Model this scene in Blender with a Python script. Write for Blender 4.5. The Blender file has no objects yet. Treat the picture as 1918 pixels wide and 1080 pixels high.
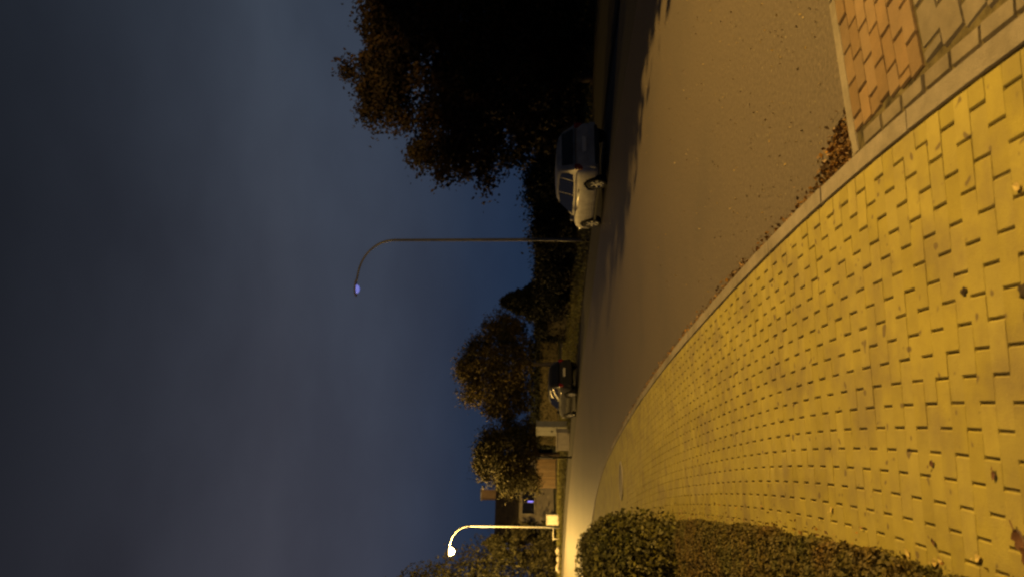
import bpy, bmesh, math, random
import numpy as np
from mathutils import Vector, Matrix

random.seed(7)
rng = np.random.default_rng(7)
scene = bpy.context.scene
col = scene.collection

# ------------------------------------------------------------------ camera
F_PX, CAM_H, HORIZON = 1400.0, 1.66, 1025.0      # focal length in photo pixels, eye height, horizon column
cam_d = bpy.data.cameras.new('camera')
cam_d.sensor_fit = 'HORIZONTAL'; cam_d.sensor_width = 36.0
cam_d.lens = F_PX / 1918.0 * 36.0
cam_d.clip_start = 0.05; cam_d.clip_end = 3000
cam_d.dof.use_dof = True; cam_d.dof.focus_distance = 7.0; cam_d.dof.aperture_fstop = 2.4
cam = bpy.data.objects.new('camera', cam_d); col.objects.link(cam)
PITCH = math.atan((HORIZON - 959.0) / F_PX)
fw = Vector((0, math.cos(PITCH), math.sin(PITCH))); up = Vector((0, -math.sin(PITCH), math.cos(PITCH))); rt = Vector((1, 0, 0))
# the phone was held sideways: the picture's left edge is the sky
cam.matrix_world = Matrix(((-up.x, rt.x, -fw.x, 0), (-up.y, rt.y, -fw.y, 0), (-up.z, rt.z, -fw.z, CAM_H), (0, 0, 0, 1)))
scene.camera = cam

# ------------------------------------------------------------------ sky
world = bpy.data.worlds.new('World'); scene.world = world; world.use_nodes = True
nt = world.node_tree; N = nt.nodes; Lk = nt.links; N.clear()
wout = N.new('ShaderNodeOutputWorld'); bg = N.new('ShaderNodeBackground'); Lk.new(bg.outputs[0], wout.inputs[0])
sky = N.new('ShaderNodeTexSky'); sky.sky_type = 'NISHITA'; sky.sun_disc = False
sky.sun_elevation = math.radians(-3.0); sky.sun_rotation = math.radians(120)
tc = N.new('ShaderNodeTexCoord'); sep = N.new('ShaderNodeSeparateXYZ'); Lk.new(tc.outputs['Generated'], sep.inputs[0])
ramp = N.new('ShaderNodeValToRGB'); Lk.new(sep.outputs['Z'], ramp.inputs[0])
cr = ramp.color_ramp
cr.elements[0].position = 0.0; cr.elements[0].color = (0.0150, 0.0285, 0.062, 1)
cr.elements[1].position = 0.62; cr.elements[1].color = (0.0095, 0.0105, 0.0145, 1)
for p, c in ((0.10, (0.0180, 0.0330, 0.066, 1)), (0.22, (0.0410, 0.0510, 0.078, 1)), (0.34, (0.0450, 0.0500, 0.069, 1)), (0.48, (0.0225, 0.0248, 0.0345, 1))):
    e = cr.elements.new(p); e.color = c
mp = N.new('ShaderNodeMapping'); mp.inputs['Scale'].default_value = (1.0, 1.0, 2.2); Lk.new(tc.outputs['Generated'], mp.inputs[0])
nz = N.new('ShaderNodeTexNoise'); nz.inputs['Scale'].default_value = 3.6; nz.inputs['Detail'].default_value = 4.0; nz.inputs['Roughness'].default_value = 0.5
Lk.new(mp.outputs[0], nz.inputs[0])
cl = N.new('ShaderNodeMapRange'); cl.inputs[1].default_value = 0.36; cl.inputs[2].default_value = 0.66; cl.inputs[3].default_value = 0.0; cl.inputs[4].default_value = 0.62
Lk.new(nz.outputs[0], cl.inputs[0])
cloud = N.new('ShaderNodeMixRGB'); cloud.blend_type = 'MULTIPLY'; cloud.inputs[2].default_value = (0.66, 0.64, 0.66, 1)
Lk.new(cl.outputs[0], cloud.inputs[0]); Lk.new(ramp.outputs[0], cloud.inputs[1])
side = N.new('ShaderNodeMapRange'); side.inputs[1].default_value = -0.45; side.inputs[2].default_value = 0.45; Lk.new(sep.outputs['X'], side.inputs[0])
tint = N.new('ShaderNodeMixRGB'); tint.inputs[1].default_value = (1.03, 0.94, 0.93, 1); tint.inputs[2].default_value = (0.84, 1.02, 1.08, 1); Lk.new(side.outputs[0], tint.inputs[0])
hue = N.new('ShaderNodeMixRGB'); hue.blend_type = 'MULTIPLY'; hue.inputs[0].default_value = 1.0; Lk.new(cloud.outputs[0], hue.inputs[1]); Lk.new(tint.outputs[0], hue.inputs[2])
addn = N.new('ShaderNodeMixRGB'); addn.blend_type = 'ADD'; addn.inputs[0].default_value = 0.10
Lk.new(hue.outputs[0], addn.inputs[1]); Lk.new(sky.outputs[0], addn.inputs[2])
Lk.new(addn.outputs[0], bg.inputs[0]); bg.inputs[1].default_value = 1.0

scene.view_settings.view_transform = 'Standard'
scene.view_settings.look = 'None'
scene.view_settings.exposure = 0.0
scene.view_settings.gamma = 1.0
scene.render.engine = 'CYCLES'
scene.cycles.use_denoising = True
scene.cycles.max_bounces = 5
scene.cycles.filter_width = 2.3
scene.cycles.sample_clamp_indirect = 4.0
SODIUM = (1.0, 0.59, 0.135)
LAMP_POWER_NEAR, LAMP_POWER_FAR = 10300.0, 11000.0

# ------------------------------------------------------------------ helpers
def terrain(y):
    t = max(0.0, y - 24.0)
    return 0.018 * (math.sqrt(t * t + 16.0) - 4.0) if t > 0 else 0.0

def at(px, py, z=0.0):
    """photo pixel -> point on the level z (upright frame: right = 1080-y, down = x)"""
    d = F_PX * (CAM_H - z) / (px - HORIZON)
    return (540.0 - py) / F_PX * d, d

def tag(o, label=None, cat=None, group=None, kind=None):
    if label: o['label'] = label
    if cat: o['category'] = cat
    if group: o['group'] = group
    if kind: o['kind'] = kind
    return o

def link_mesh(name, me, material, parent=None):
    o = bpy.data.objects.new(name, me); col.objects.link(o)
    if material is not None and len(me.materials) == 0: me.materials.append(material)
    if parent is not None: o.parent = parent
    return o

def empty(name, loc, rz=0.0):
    o = bpy.data.objects.new(name, None); col.objects.link(o); o.location = loc; o.rotation_euler = (0, 0, rz)
    o.empty_display_size = 0.2
    return o

def from_bm(name, bm, material, parent=None, smooth=False):
    me = bpy.data.meshes.new(name); bmesh.ops.recalc_face_normals(bm, faces=bm.faces); bm.to_mesh(me); bm.free()
    if smooth:
        me.polygons.foreach_set('use_smooth', [True] * len(me.polygons))
    return link_mesh(name, me, material, parent)

def pydata(name, v, f, material, parent=None, smooth=False):
    me = bpy.data.meshes.new(name); me.from_pydata(v, [], f); me.update()
    if smooth: me.polygons.foreach_set('use_smooth', [True] * len(me.polygons))
    return link_mesh(name, me, material, parent)

def quads_mesh(name, v):
    """v: (n,4,3) array -> mesh of n separate quads"""
    n = len(v); me = bpy.data.meshes.new(name)
    me.vertices.add(4 * n); me.vertices.foreach_set('co', v.reshape(-1).astype(np.float32))
    me.loops.add(4 * n); me.loops.foreach_set('vertex_index', np.arange(4 * n, dtype=np.int32))
    me.polygons.add(n); me.polygons.foreach_set('loop_start', np.arange(0, 4 * n, 4, dtype=np.int32))
    me.update(); me.validate()
    return me

def bm_box(bm, c, s, rz=0.0, bevel=0.0):
    r = bmesh.ops.create_cube(bm, size=1.0)
    M = Matrix.Translation(c) @ Matrix.Rotation(rz, 4, 'Z') @ Matrix.Diagonal((s[0], s[1], s[2], 1))
    bmesh.ops.transform(bm, matrix=M, verts=r['verts'])
    if bevel > 0:
        es = list({e for v in r['verts'] for e in v.link_edges})
        bmesh.ops.bevel(bm, geom=es, offset=bevel, segments=2, affect='EDGES', profile=0.6)

def box(name, c, s, material, parent=None, rz=0.0, bevel=0.0):
    bm = bmesh.new(); bm_box(bm, c, s, rz, bevel)
    return from_bm(name, bm, material, parent)

def tube_data(pts, rad, seg=8, cap=True):
    v, f = [], []; n = len(pts)
    P = [Vector(p) for p in pts]; ref = Vector((0.13, 0.97, 0.21)).normalized()
    for i in range(n):
        t = (P[min(i + 1, n - 1)] - P[max(i - 1, 0)]).normalized()
        a = t.cross(ref)
        if a.length < 1e-3: a = t.cross(Vector((1, 0, 0)))
        a.normalize(); b = t.cross(a)
        for k in range(seg):
            th = 2 * math.pi * k / seg
            v.append(tuple(P[i] + rad[i] * (math.cos(th) * a + math.sin(th) * b)))
    for i in range(n - 1):
        for k in range(seg):
            k2 = (k + 1) % seg
            f.append((i * seg + k, i * seg + k2, (i + 1) * seg + k2, (i + 1) * seg + k))
    if cap:
        f.append(tuple(range(seg - 1, -1, -1))); f.append(tuple((n - 1) * seg + k for k in range(seg)))
    return v, f

def tube(name, pts, rad, material, parent=None, seg=8):
    v, f = tube_data(pts, rad, seg)
    return pydata(name, v, f, material, parent, True)

def catmull(pts, step, sigma=0.0):
    """smooth polyline through 2-D points, resampled at equal arc length"""
    P = np.array(pts, float); P = np.vstack([2 * P[0] - P[1], P, 2 * P[-1] - P[-2]])
    out = []
    for i in range(1, len(P) - 2):
        for t in np.linspace(0, 1, 60, endpoint=False):
            p0, p1, p2, p3 = P[i - 1], P[i], P[i + 1], P[i + 2]
            out.append(0.5 * (2 * p1 + (p2 - p0) * t + (2 * p0 - 5 * p1 + 4 * p2 - p3) * t * t + (3 * p1 - p0 - 3 * p2 + p3) * t ** 3))
    out.append(P[-2]); out = np.array(out)
    for _ in range(60):
        out[1:-1] = 0.25 * out[:-2] + 0.5 * out[1:-1] + 0.25 * out[2:]
    d = np.concatenate([[0], np.cumsum(np.linalg.norm(np.diff(out, axis=0), axis=1))])
    s = np.arange(0, d[-1], step)
    R = np.stack([np.interp(s, d, out[:, 0]), np.interp(s, d, out[:, 1])], 1)
    if sigma > 0:
        h = int(3 * sigma / step); k = np.exp(-0.5 * (np.arange(-h, h + 1) * step / sigma) ** 2); k /= k.sum()
        pad = np.vstack([R[0] - (R[h:0:-1] - R[0]), R, R[-1] + (R[-1] - R[-2:-h - 2:-1])])
        R = np.stack([np.convolve(pad[:, 0], k, 'valid'), np.convolve(pad[:, 1], k, 'valid')], 1)
        d = np.concatenate([[0], np.cumsum(np.linalg.norm(np.diff(R, axis=0), axis=1))]); s = np.arange(0, d[-1], step)
        R = np.stack([np.interp(s, d, R[:, 0]), np.interp(s, d, R[:, 1])], 1)
    T = np.gradient(R, axis=0); T /= np.linalg.norm(T, axis=1)[:, None]
    return R, T, np.stack([-T[:, 1], T[:, 0]], 1)          # points, tangents, left normals

# ------------------------------------------------------------------ materials
def mat(name, c, rough=0.8, c2=None, scale=8.0, detail=4.0, rand=None, rand_amt=0.3, bump=0.0, bump_scale=60.0,
        metallic=0.0, spec=0.3, dirt=None, dirt_scale=1.2, dirt_amt=0.5, speck=None, emit=None, emit_s=0.0, stretch=None, trans=0.0, coat=0.0):
    m = bpy.data.materials.new(name); m.use_nodes = True
    n = m.node_tree.nodes; l = m.node_tree.links; b = n['Principled BSDF']
    b.inputs['Roughness'].default_value = rough; b.inputs['Metallic'].default_value = metallic
    b.inputs['Specular IOR Level'].default_value = spec
    if coat: b.inputs['Coat Weight'].default_value = coat; b.inputs['Coat Roughness'].default_value = 0.03
    g = n.new('ShaderNodeNewGeometry'); o = n.new('ShaderNodeObjectInfo')
    pos = g.outputs['Position']
    if stretch:
        q = n.new('ShaderNodeMapping'); q.inputs['Scale'].default_value = stretch; l.new(pos, q.inputs[0]); pos = q.outputs[0]
    cur = None
    def mix(a, fac, color, mode='MIX'):
        x = n.new('ShaderNodeMixRGB'); x.blend_type = mode
        if isinstance(a, tuple): x.inputs[1].default_value = (*a, 1)
        else: l.new(a, x.inputs[1])
        if isinstance(color, tuple): x.inputs[2].default_value = (*color, 1)
        else: l.new(color, x.inputs[2])
        if isinstance(fac, float): x.inputs[0].default_value = fac
        else: l.new(fac, x.inputs[0])
        return x.outputs[0]
    cur = c
    if c2 is not None:
        t = n.new('ShaderNodeTexNoise'); t.inputs['Scale'].default_value = scale; t.inputs['Detail'].default_value = detail; t.inputs['Roughness'].default_value = 0.65
        l.new(pos, t.inputs[0])
        r = n.new('ShaderNodeMapRange'); r.inputs[1].default_value = 0.32; r.inputs[2].default_value = 0.68; l.new(t.outputs[0], r.inputs[0])
        cur = mix(cur, r.outputs[0], c2)
    if rand:
        src = g.outputs['Random Per Island'] if rand == 'island' else o.outputs['Random']
        h = n.new('ShaderNodeMapRange'); h.inputs[3].default_value = 1 - rand_amt; h.inputs[4].default_value = 1 + rand_amt; l.new(src, h.inputs[0])
        k = n.new('ShaderNodeCombineColor')
        for i in range(3): l.new(h.outputs[0], k.inputs[i])
        cur = mix(cur, 1.0, k.outputs[0], 'MULTIPLY')
        w = n.new('ShaderNodeTexWhiteNoise'); w.noise_dimensions = '1D'; l.new(src, w.inputs['W'])
        hs = n.new('ShaderNodeHueSaturation'); l.new(cur, hs.inputs['Color'])
        h2 = n.new('ShaderNodeMapRange'); h2.inputs[3].default_value = 1 - 0.6 * rand_amt; h2.inputs[4].default_value = 1 + 0.3 * rand_amt; l.new(w.outputs['Value'], h2.inputs[0])
        l.new(h2.outputs[0], hs.inputs['Saturation']); cur = hs.outputs[0]
    if dirt is not None:
        t = n.new('ShaderNodeTexNoise'); t.inputs['Scale'].default_value = dirt_scale; t.inputs['Detail'].default_value = 6; t.inputs['Roughness'].default_value = 0.6
        l.new(g.outputs['Position'], t.inputs[0])
        r = n.new('ShaderNodeMapRange'); r.inputs[1].default_value = 0.48; r.inputs[2].default_value = 0.72; r.inputs[4].default_value = dirt_amt; l.new(t.outputs[0], r.inputs[0])
        cur = mix(cur, r.outputs[0], dirt)
    if speck is not None:
        t = n.new('ShaderNodeTexNoise'); t.inputs['Scale'].default_value = speck[1]; t.inputs['Detail'].default_value = 1; l.new(g.outputs['Position'], t.inputs[0])
        r = n.new('ShaderNodeMapRange'); r.inputs[1].default_value = speck[2]; r.inputs[2].default_value = speck[2] + 0.05; r.inputs[4].default_value = 0.9; l.new(t.outputs[0], r.inputs[0])
        cur = mix(cur, r.outputs[0], speck[0])
    if isinstance(cur, tuple): b.inputs['Base Color'].default_value = (*cur, 1)
    else: l.new(cur, b.inputs['Base Color'])
    if bump:
        t = n.new('ShaderNodeTexNoise'); t.inputs['Scale'].default_value = bump_scale; t.inputs['Detail'].default_value = 5; l.new(g.outputs['Position'], t.inputs[0])
        bp = n.new('ShaderNodeBump'); bp.inputs['Strength'].default_value = bump; bp.inputs['Distance'].default_value = 0.01; l.new(t.outputs[0], bp.inputs['Height']); l.new(bp.outputs[0], b.inputs['Normal'])
    if emit: b.inputs['Emission Color'].default_value = (*emit, 1); b.inputs['Emission Strength'].default_value = emit_s
    if trans: b.inputs['Transmission Weight'].default_value = trans
    return m

YEL, YEL2 = (0.415, 0.354, 0.088), (0.325, 0.275, 0.078)
M = dict(
    asphalt=mat('asphalt', (0.096, 0.080, 0.067), 0.58, (0.188, 0.158, 0.133), 34, 8, bump=0.5, bump_scale=110, spec=0.4, dirt=(0.10, 0.09, 0.085), dirt_scale=0.35, dirt_amt=0.6, speck=((0.42, 0.36, 0.22), 42, 0.715)),  # pale specks put the sparkle of the aggregate into the colour
    strip=mat('parking_asphalt', (0.05, 0.047, 0.045), 0.9, (0.075, 0.07, 0.065), 9, 5, bump=0.5),
    soil=mat('soil', (0.030, 0.024, 0.015), 0.95, (0.05, 0.042, 0.022), 6, 6, bump=0.8, bump_scale=25),
    lawn=mat('lawn', (0.035, 0.045, 0.014), 0.95, (0.060, 0.062, 0.020), 3, 6, bump=1.0, bump_scale=30),
    bed=mat('joint_sand', (0.030, 0.024, 0.017), 0.95, (0.17, 0.14, 0.07), 11, 4, bump=0.5),
    paver=mat('yellow_paver', YEL, 0.75, YEL2, 5, 5, 'object', 0.08, 0.35, 160, dirt=(0.225, 0.182, 0.10), dirt_scale=2.6, dirt_amt=0.85, speck=((0.17, 0.13, 0.075), 13, 0.685)),
    paver_far=mat('yellow_paver_joined', YEL, 0.75, YEL2, 5, 5, 'island', 0.08, 0.35, 160, dirt=(0.225, 0.182, 0.10), dirt_scale=2.6, dirt_amt=0.85, speck=((0.17, 0.13, 0.075), 13, 0.685)),
    redpaver=mat('red_paver', (0.265, 0.178, 0.10), 0.8, (0.215, 0.148, 0.085), 9, 5, 'object', 0.16, 0.4, 140, dirt=(0.14, 0.10, 0.07), dirt_scale=3, dirt_amt=0.5),
    redpaver_far=mat('red_paver_joined', (0.265, 0.178, 0.10), 0.8, (0.215, 0.148, 0.085), 9, 5, 'island', 0.16, 0.4, 140, dirt=(0.14, 0.10, 0.07), dirt_scale=3, dirt_amt=0.5),
    greypaver=mat('grey_paver', (0.25, 0.215, 0.175), 0.8, (0.18, 0.155, 0.125), 9, 5, 'object', 0.16, 0.4, 140, dirt=(0.12, 0.10, 0.08), dirt_scale=3, dirt_amt=0.6),
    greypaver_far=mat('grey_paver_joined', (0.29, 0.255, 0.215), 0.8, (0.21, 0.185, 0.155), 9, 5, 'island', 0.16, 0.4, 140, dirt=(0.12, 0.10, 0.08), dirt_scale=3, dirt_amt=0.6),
    kerb=mat('kerb_concrete', (0.30, 0.265, 0.225), 0.85, (0.23, 0.205, 0.175), 12, 6, 'object', 0.1, 0.5, 110, dirt=(0.13, 0.11, 0.085), dirt_scale=2.5, dirt_amt=0.7),
    concrete=mat('pale_concrete', (0.42, 0.39, 0.33), 0.8, (0.33, 0.30, 0.25), 3, 5, bump=0.3),
    iron=mat('cast_iron', (0.10, 0.085, 0.07), 0.6, (0.16, 0.13, 0.10), 20, 4, metallic=0.6, bump=0.3),
    pole=mat('galvanised_steel', (0.30, 0.30, 0.31), 0.55, (0.22, 0.22, 0.23), 6, 4, metallic=0.1),
    darkpole=mat('dark_steel', (0.16, 0.16, 0.165), 0.6, (0.10, 0.10, 0.10), 3, 4, metallic=0.3),  # darker steel than on the other lamp poles
    housing=mat('lamp_housing', (0.17, 0.165, 0.16), 0.5, (0.12, 0.12, 0.12), 9),
    bloom_bowl=mat('sodium_bloom_bowl', (1, 0.8, 0.5), 0.4, emit=(1.0, 0.66, 0.22), emit_s=14.0),
    glowlens=mat('blue_glow_lens', (0.25, 0.3, 0.5), 0.15, emit=(0.16, 0.20, 0.75), emit_s=0.75, spec=0.6),  # faint blue glow put into the unlit lamp's lens as emission
    bark=mat('bark', (0.075, 0.055, 0.038), 0.95, (0.045, 0.034, 0.024), 14, 6, bump=1.0, bump_scale=30, stretch=(1, 1, 0.25)),
    palebark=mat('pale_bark', (0.20, 0.17, 0.12), 0.95, (0.12, 0.10, 0.07), 10, 5, bump=0.8, bump_scale=30, stretch=(1, 1, 0.3)),
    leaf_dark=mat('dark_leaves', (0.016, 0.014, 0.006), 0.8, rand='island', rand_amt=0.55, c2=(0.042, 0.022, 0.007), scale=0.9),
    leaf_rust=mat('rust_leaves', (0.135, 0.095, 0.024), 0.8, rand='island', rand_amt=0.55, c2=(0.055, 0.050, 0.016), scale=0.6),
    leaf_gold=mat('gold_leaves', (0.075, 0.060, 0.016), 0.8, rand='island', rand_amt=0.5, c2=(0.035, 0.036, 0.012), scale=0.6),
    leaf_fir=mat('fir_needles', (0.018, 0.020, 0.008), 0.85, rand='island', rand_amt=0.5, c2=(0.036, 0.031, 0.011), scale=0.35),
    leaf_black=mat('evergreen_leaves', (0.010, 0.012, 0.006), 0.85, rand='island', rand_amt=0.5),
    leaf_hedge=mat('hedge_leaves', (0.135, 0.118, 0.030), 0.7, rand='island', rand_amt=0.6, c2=(0.060, 0.066, 0.020), scale=2.2),
    leaf_box=mat('box_leaves', (0.105, 0.10, 0.028), 0.7, rand='island', rand_amt=0.4, c2=(0.15, 0.098, 0.030), scale=3.0),
    litter=mat('leaf_litter', (0.30, 0.17, 0.055), 0.8, rand='island', rand_amt=0.6, c2=(0.15, 0.085, 0.03), scale=9),
    leaf_yellow=mat('fallen_yellow_leaf', (0.62, 0.50, 0.20), 0.7, (0.50, 0.36, 0.12), 40),
    leaf_tan=mat('scattered_tan_leaf', (0.30, 0.22, 0.09), 0.7, rand='island', rand_amt=0.5),
    leaf_brown=mat('fallen_brown_leaf', (0.17, 0.085, 0.05), 0.6, (0.10, 0.05, 0.03), 40),
    grass=mat('grass_blades', (0.13, 0.14, 0.034), 0.85, rand='island', rand_amt=0.5, c2=(0.17, 0.14, 0.042), scale=1.5),
    dirt=mat('dark_dirt', (0.035, 0.026, 0.018), 0.7, (0.06, 0.045, 0.03), 60, bump=0.6),
    wall=mat('house_render', (0.30, 0.27, 0.23), 0.9, (0.24, 0.215, 0.185), 2, 5, bump=0.2),
    tile=mat('roof_tiles', (0.035, 0.028, 0.026), 0.8, (0.022, 0.019, 0.018), 3, 4, 'island', 0.3),
    chimney=mat('chimney_brick', (0.28, 0.20, 0.14), 0.9, (0.20, 0.14, 0.10), 8, 4, bump=0.4),
    glass=mat('dark_glass', (0.012, 0.013, 0.016), 0.02, spec=0.5),
    frame=mat('window_frame', (0.32, 0.30, 0.27), 0.6),
    tv=mat('screen_glow', (0.1, 0.1, 0.2), 0.5, emit=(0.30, 0.25, 1.0), emit_s=1.3),
    wood=mat('fence_board', (0.15, 0.105, 0.065), 0.9, (0.10, 0.07, 0.045), 6, 5, 'object', 0.2, 0.5, 40, stretch=(1, 1, 0.2)),
    white=mat('white_painted', (0.72, 0.70, 0.64), 0.6, (0.60, 0.57, 0.50), 5, 4),
    cabinet=mat('cabinet_paint', (0.36, 0.36, 0.31), 0.6, (0.28, 0.28, 0.24), 2.5, 5, bump=0.1),
    silver=mat('silver_paint', (0.23, 0.222, 0.21), 0.5, (0.38, 0.37, 0.36), 3, metallic=0.15, coat=0.15),
    navy=mat('dark_paint', (0.025, 0.026, 0.032), 0.7, (0.02, 0.022, 0.027), 3, metallic=0.0, coat=0.22, spec=0.15),
    trim=mat('black_trim', (0.018, 0.018, 0.018), 0.7),
    rubber=mat('tyre_rubber', (0.016, 0.016, 0.016), 0.85),
    rim=mat('alloy_rim', (0.45, 0.45, 0.45), 0.35, metallic=0.8),
    red=mat('tail_lens', (0.22, 0.012, 0.012), 0.15, spec=0.6),
    clear=mat('headlamp_lens', (0.6, 0.6, 0.6), 0.1, spec=0.7, metallic=0.3),
    plate=mat('plate', (0.60, 0.58, 0.52), 0.5),
)

# ------------------------------------------------------------------ the ground, road and pavement lines
KZ = 0.08                                                   # kerb and pavement level above the road
kpx = [(1880, 40), (1700, 180), (1560, 330), (1400, 490), (1300, 610), (1230, 695), (1170, 790), (1135, 860), (1116, 925)]
K = [(1.16, -9.0), (1.16, -4.0), (1.12, 0.0)] + [at(x, y, KZ) for x, y in kpx] + [(-10.6, 29.2), (-15.5, 33.2), (-24, 39), (-36, 46), (-60, 57)]
STEP = 0.105
KP, KT, KN = catmull(K, STEP, 1.5)                               # kerb centre line, one sample for each course of pavers
EP, ET, EN = catmull([(9.5, -10), (8.9, 0), (7.6, 6.5), (6.1, 11.5), (4.6, 15.8), (3.1, 20.1), (2.0, 23.1), (0.35, 26.4), (-1.6, 29.9), (-4.8, 35.3), (-8.9, 41.2), (-14.3, 48.0), (-21, 54.5), (-31, 60), (-60, 70)], 0.25)

def ribbon(name, A, B, zf, material, lanes=1, parent=None):
    n = len(A); v, f = [], []
    for i in range(n):
        for k in range(lanes + 1):
            p = A[i] + (B[i] - A[i]) * k / lanes
            v.append((p[0], p[1], terrain(p[1]) + zf))
    for i in range(n - 1):
        for k in range(lanes):
            a = i * (lanes + 1) + k; f.append((a, a + 1, a + lanes + 2, a + lanes + 1))
    return pydata(name, v, f, material, parent)

def resample(P, n):
    d = np.concatenate([[0], np.cumsum(np.linalg.norm(np.diff(P, axis=0), axis=1))]); s = np.linspace(0, d[-1], n)
    return np.stack([np.interp(s, d, P[:, 0]), np.interp(s, d, P[:, 1])], 1)

# ground: one sheet to the horizon
ys = sorted(set([-40, -20, -10, 0, 10, 20, 24] + list(range(25, 120, 4)) + [140, 200, 320, 500, 900, 1500]))
xs = [-1500, -600, -250, -120, -60, -30, -10, 10, 30, 60, 120, 250, 600, 1500]
gv = [(x, y, terrain(min(y, 120)) - 0.03) for y in ys for x in xs]
gf = [(j * len(xs) + i, j * len(xs) + i + 1, (j + 1) * len(xs) + i + 1, (j + 1) * len(xs) + i) for j in range(len(ys) - 1) for i in range(len(xs) - 1)]
tag(pydata('ground', gv, gf, M['lawn']), kind='structure')

nR = 420
tag(ribbon('road', resample(KP + KN * -0.05, nR), resample(EP, nR), 0.0, M['asphalt'], 10), kind='structure')
tag(ribbon('parking_strip', EP, EP - EN * 2.35, -0.006, M['strip'], 2), kind='structure')
tag(ribbon('verge', EP - EN * 2.36, EP - EN * 16.0, 0.02, M['soil'], 3), kind='structure')

# pavement: bedding sheet and single pavers on it
W_SW = 1.96
sidewalk = ribbon('sidewalk', KP + KN * 0.055, KP + KN * (0.06 + W_SW + 0.12), KZ - 0.011, M['bed'], 2)
tag(sidewalk, kind='structure')

def paver_mesh(name, sx, sy, h=0.03, ch=0.006):
    """chamfered block, top at z = 0, long side along local y, course depth along x"""
    a, b = sx / 2, sy / 2; v = []
    for z, q in ((-h, 0), (-ch, 0), (0, ch)):
        t = q * 0.12
        v += [(-a + t, -b + q, z), (a - t, -b + q, z), (a - t, b - q, z), (-a + t, b - q, z)]
    f = [(8, 9, 10, 11)]
    for r in (0, 4):
        for k in range(4): f.append((r + k, r + (k + 1) % 4, r + 4 + (k + 1) % 4, r + 4 + k))
    me = bpy.data.meshes.new(name); me.from_pydata(v, [], f); me.update()
    return me
PV_V = None
def block_into(V, Fc, sx, sy, cen, ang, tilt, h=0.03, ch=0.006):
    a, b = sx / 2, sy / 2; base = len(V); ca, sa = math.cos(ang), math.sin(ang)
    for z, q in ((-h, 0), (-ch, 0), (0, ch)):
        t = q * 0.12
        for x, y in ((-a + t, -b + q), (a - t, -b + q), (a - t, b - q), (-a + t, b - q)):
            V.append((cen[0] + ca * x - sa * y, cen[1] + sa * x + ca * y, cen[2] + z + x * tilt[0] + y * tilt[1]))
    Fc.append((base + 8, base + 9, base + 10, base + 11))
    for r in (0, 4):
        for k in range(4): Fc.append((base + r + k, base + r + (k + 1) % 4, base + r + 4 + (k + 1) % 4, base + r + 4 + k))

HEAD, BED = 0.0075, 0.0016
full = paver_mesh('paver', STEP - BED, 0.196 - HEAD); half = paver_mesh('half_paver', STEP - BED, 0.098 - HEAD)
for me in (full, half): me.materials.append(M['paver'])
cells = []
nrow = int(np.argmax(KP[:, 1] > 29.0))
for i in range(nrow):
    widths = [0.196] * 10 if i % 2 == 0 else [0.098] + [0.196] * 9 + [0.098]
    w = 0.062
    for wd in widths:
        wc = w + wd / 2; w += wd
        p = KP[i] + KN[i] * wc
        cells.append((i, wd, p, math.atan2(KT[i][1], KT[i][0])))
# the 300 that show largest are single objects, the rest is one joined part
vis = []
for c in cells:
    x, y = c[2]
    if y > 2.3 and abs(x) / y < 0.42: vis.append((y, id(c)))
vis.sort(); single = {k for _, k in vis[:300]}
V, Fc = [], []
for c in cells:
    i, wd, p, ang = c
    zc = KZ + terrain(p[1]) + random.gauss(0, 0.0012); til = (random.gauss(0, 0.009), random.gauss(0, 0.007)); ang += random.gauss(0, 0.006)
    if id(c) in single:
        o = bpy.data.objects.new('paver', full if wd > 0.15 else half); col.objects.link(o); o.parent = sidewalk
        o.location = (p[0], p[1], zc); o.rotation_euler = (til[1], -til[0], ang)
    else:
        block_into(V, Fc, STEP - BED, wd - HEAD, (p[0], p[1], zc), ang, til)
tag(pydata('paver_field', V, Fc, M['paver_far'], sidewalk), kind='stuff')

# kerb: one metre stones set end to end
kerb = ribbon('kerb', KP + KN * -0.056, KP + KN * 0.056, KZ - 0.05, M['bed'])
tag(kerb, kind='structure')
LEN = 10
for i in range(8, len(KP) - LEN, LEN):
    if KP[i][1] > 34: break
    prof = [(-0.058, -0.10), (-0.058, KZ - 0.018), (-0.044, KZ + 0.004), (0.05, KZ + 0.006), (0.0545, KZ), (0.0545, -0.10)]
    v, f = [], []
    for q in range(0, LEN + 1, 2):
        j = i + q; sh = 0.03 if q == 0 else (-0.03 if q == LEN else 0)
        for a, z in prof:
            p = KP[j] + KN[j] * a + KT[j] * sh * 0.2
            v.append((p[0], p[1], z + terrain(p[1])))
    m = len(prof)
    for r in range(LEN // 2):
        for k in range(m): f.append((r * m + k, r * m + (k + 1) % m, (r + 1) * m + (k + 1) % m, (r + 1) * m + k))
    f.append(tuple(range(m))); f.append(tuple(reversed(range((LEN // 2) * m, (LEN // 2 + 1) * m))))
    o = pydata('kerb_stone', v, f, M['kerb'], kerb)
    o.location.z = random.gauss(0, 0.003)

# ------------------------------------------------------------------ paved crossing at the near end of the road
CZ = 0.045
e0 = np.array(at(1563, 100, CZ)); e1 = np.array(at(1545, 0, CZ))       # on the concrete edging
cdir = np.array([0.985, 0.17]); cdir /= np.linalg.norm(cdir)                # runs across the road
ii = int(np.argmin(np.linalg.norm(KP - np.array(at(1584, 250, CZ)), axis=1)))
c0 = KP[ii] - KN[ii] * 0.06
cdir = (e1 - c0); cdir /= np.linalg.norm(cdir)
cn = np.array([cdir[1], -cdir[0]])                                          # towards the camera
if cn[1] > 0: cn = -cn
WC = 7.6
def cpt(a, b): return c0 + cdir * a + cn * b
cv = [cpt(-0.3, -0.05), cpt(WC, -0.05), cpt(WC, 12), cpt(-0.3, 12)]
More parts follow.
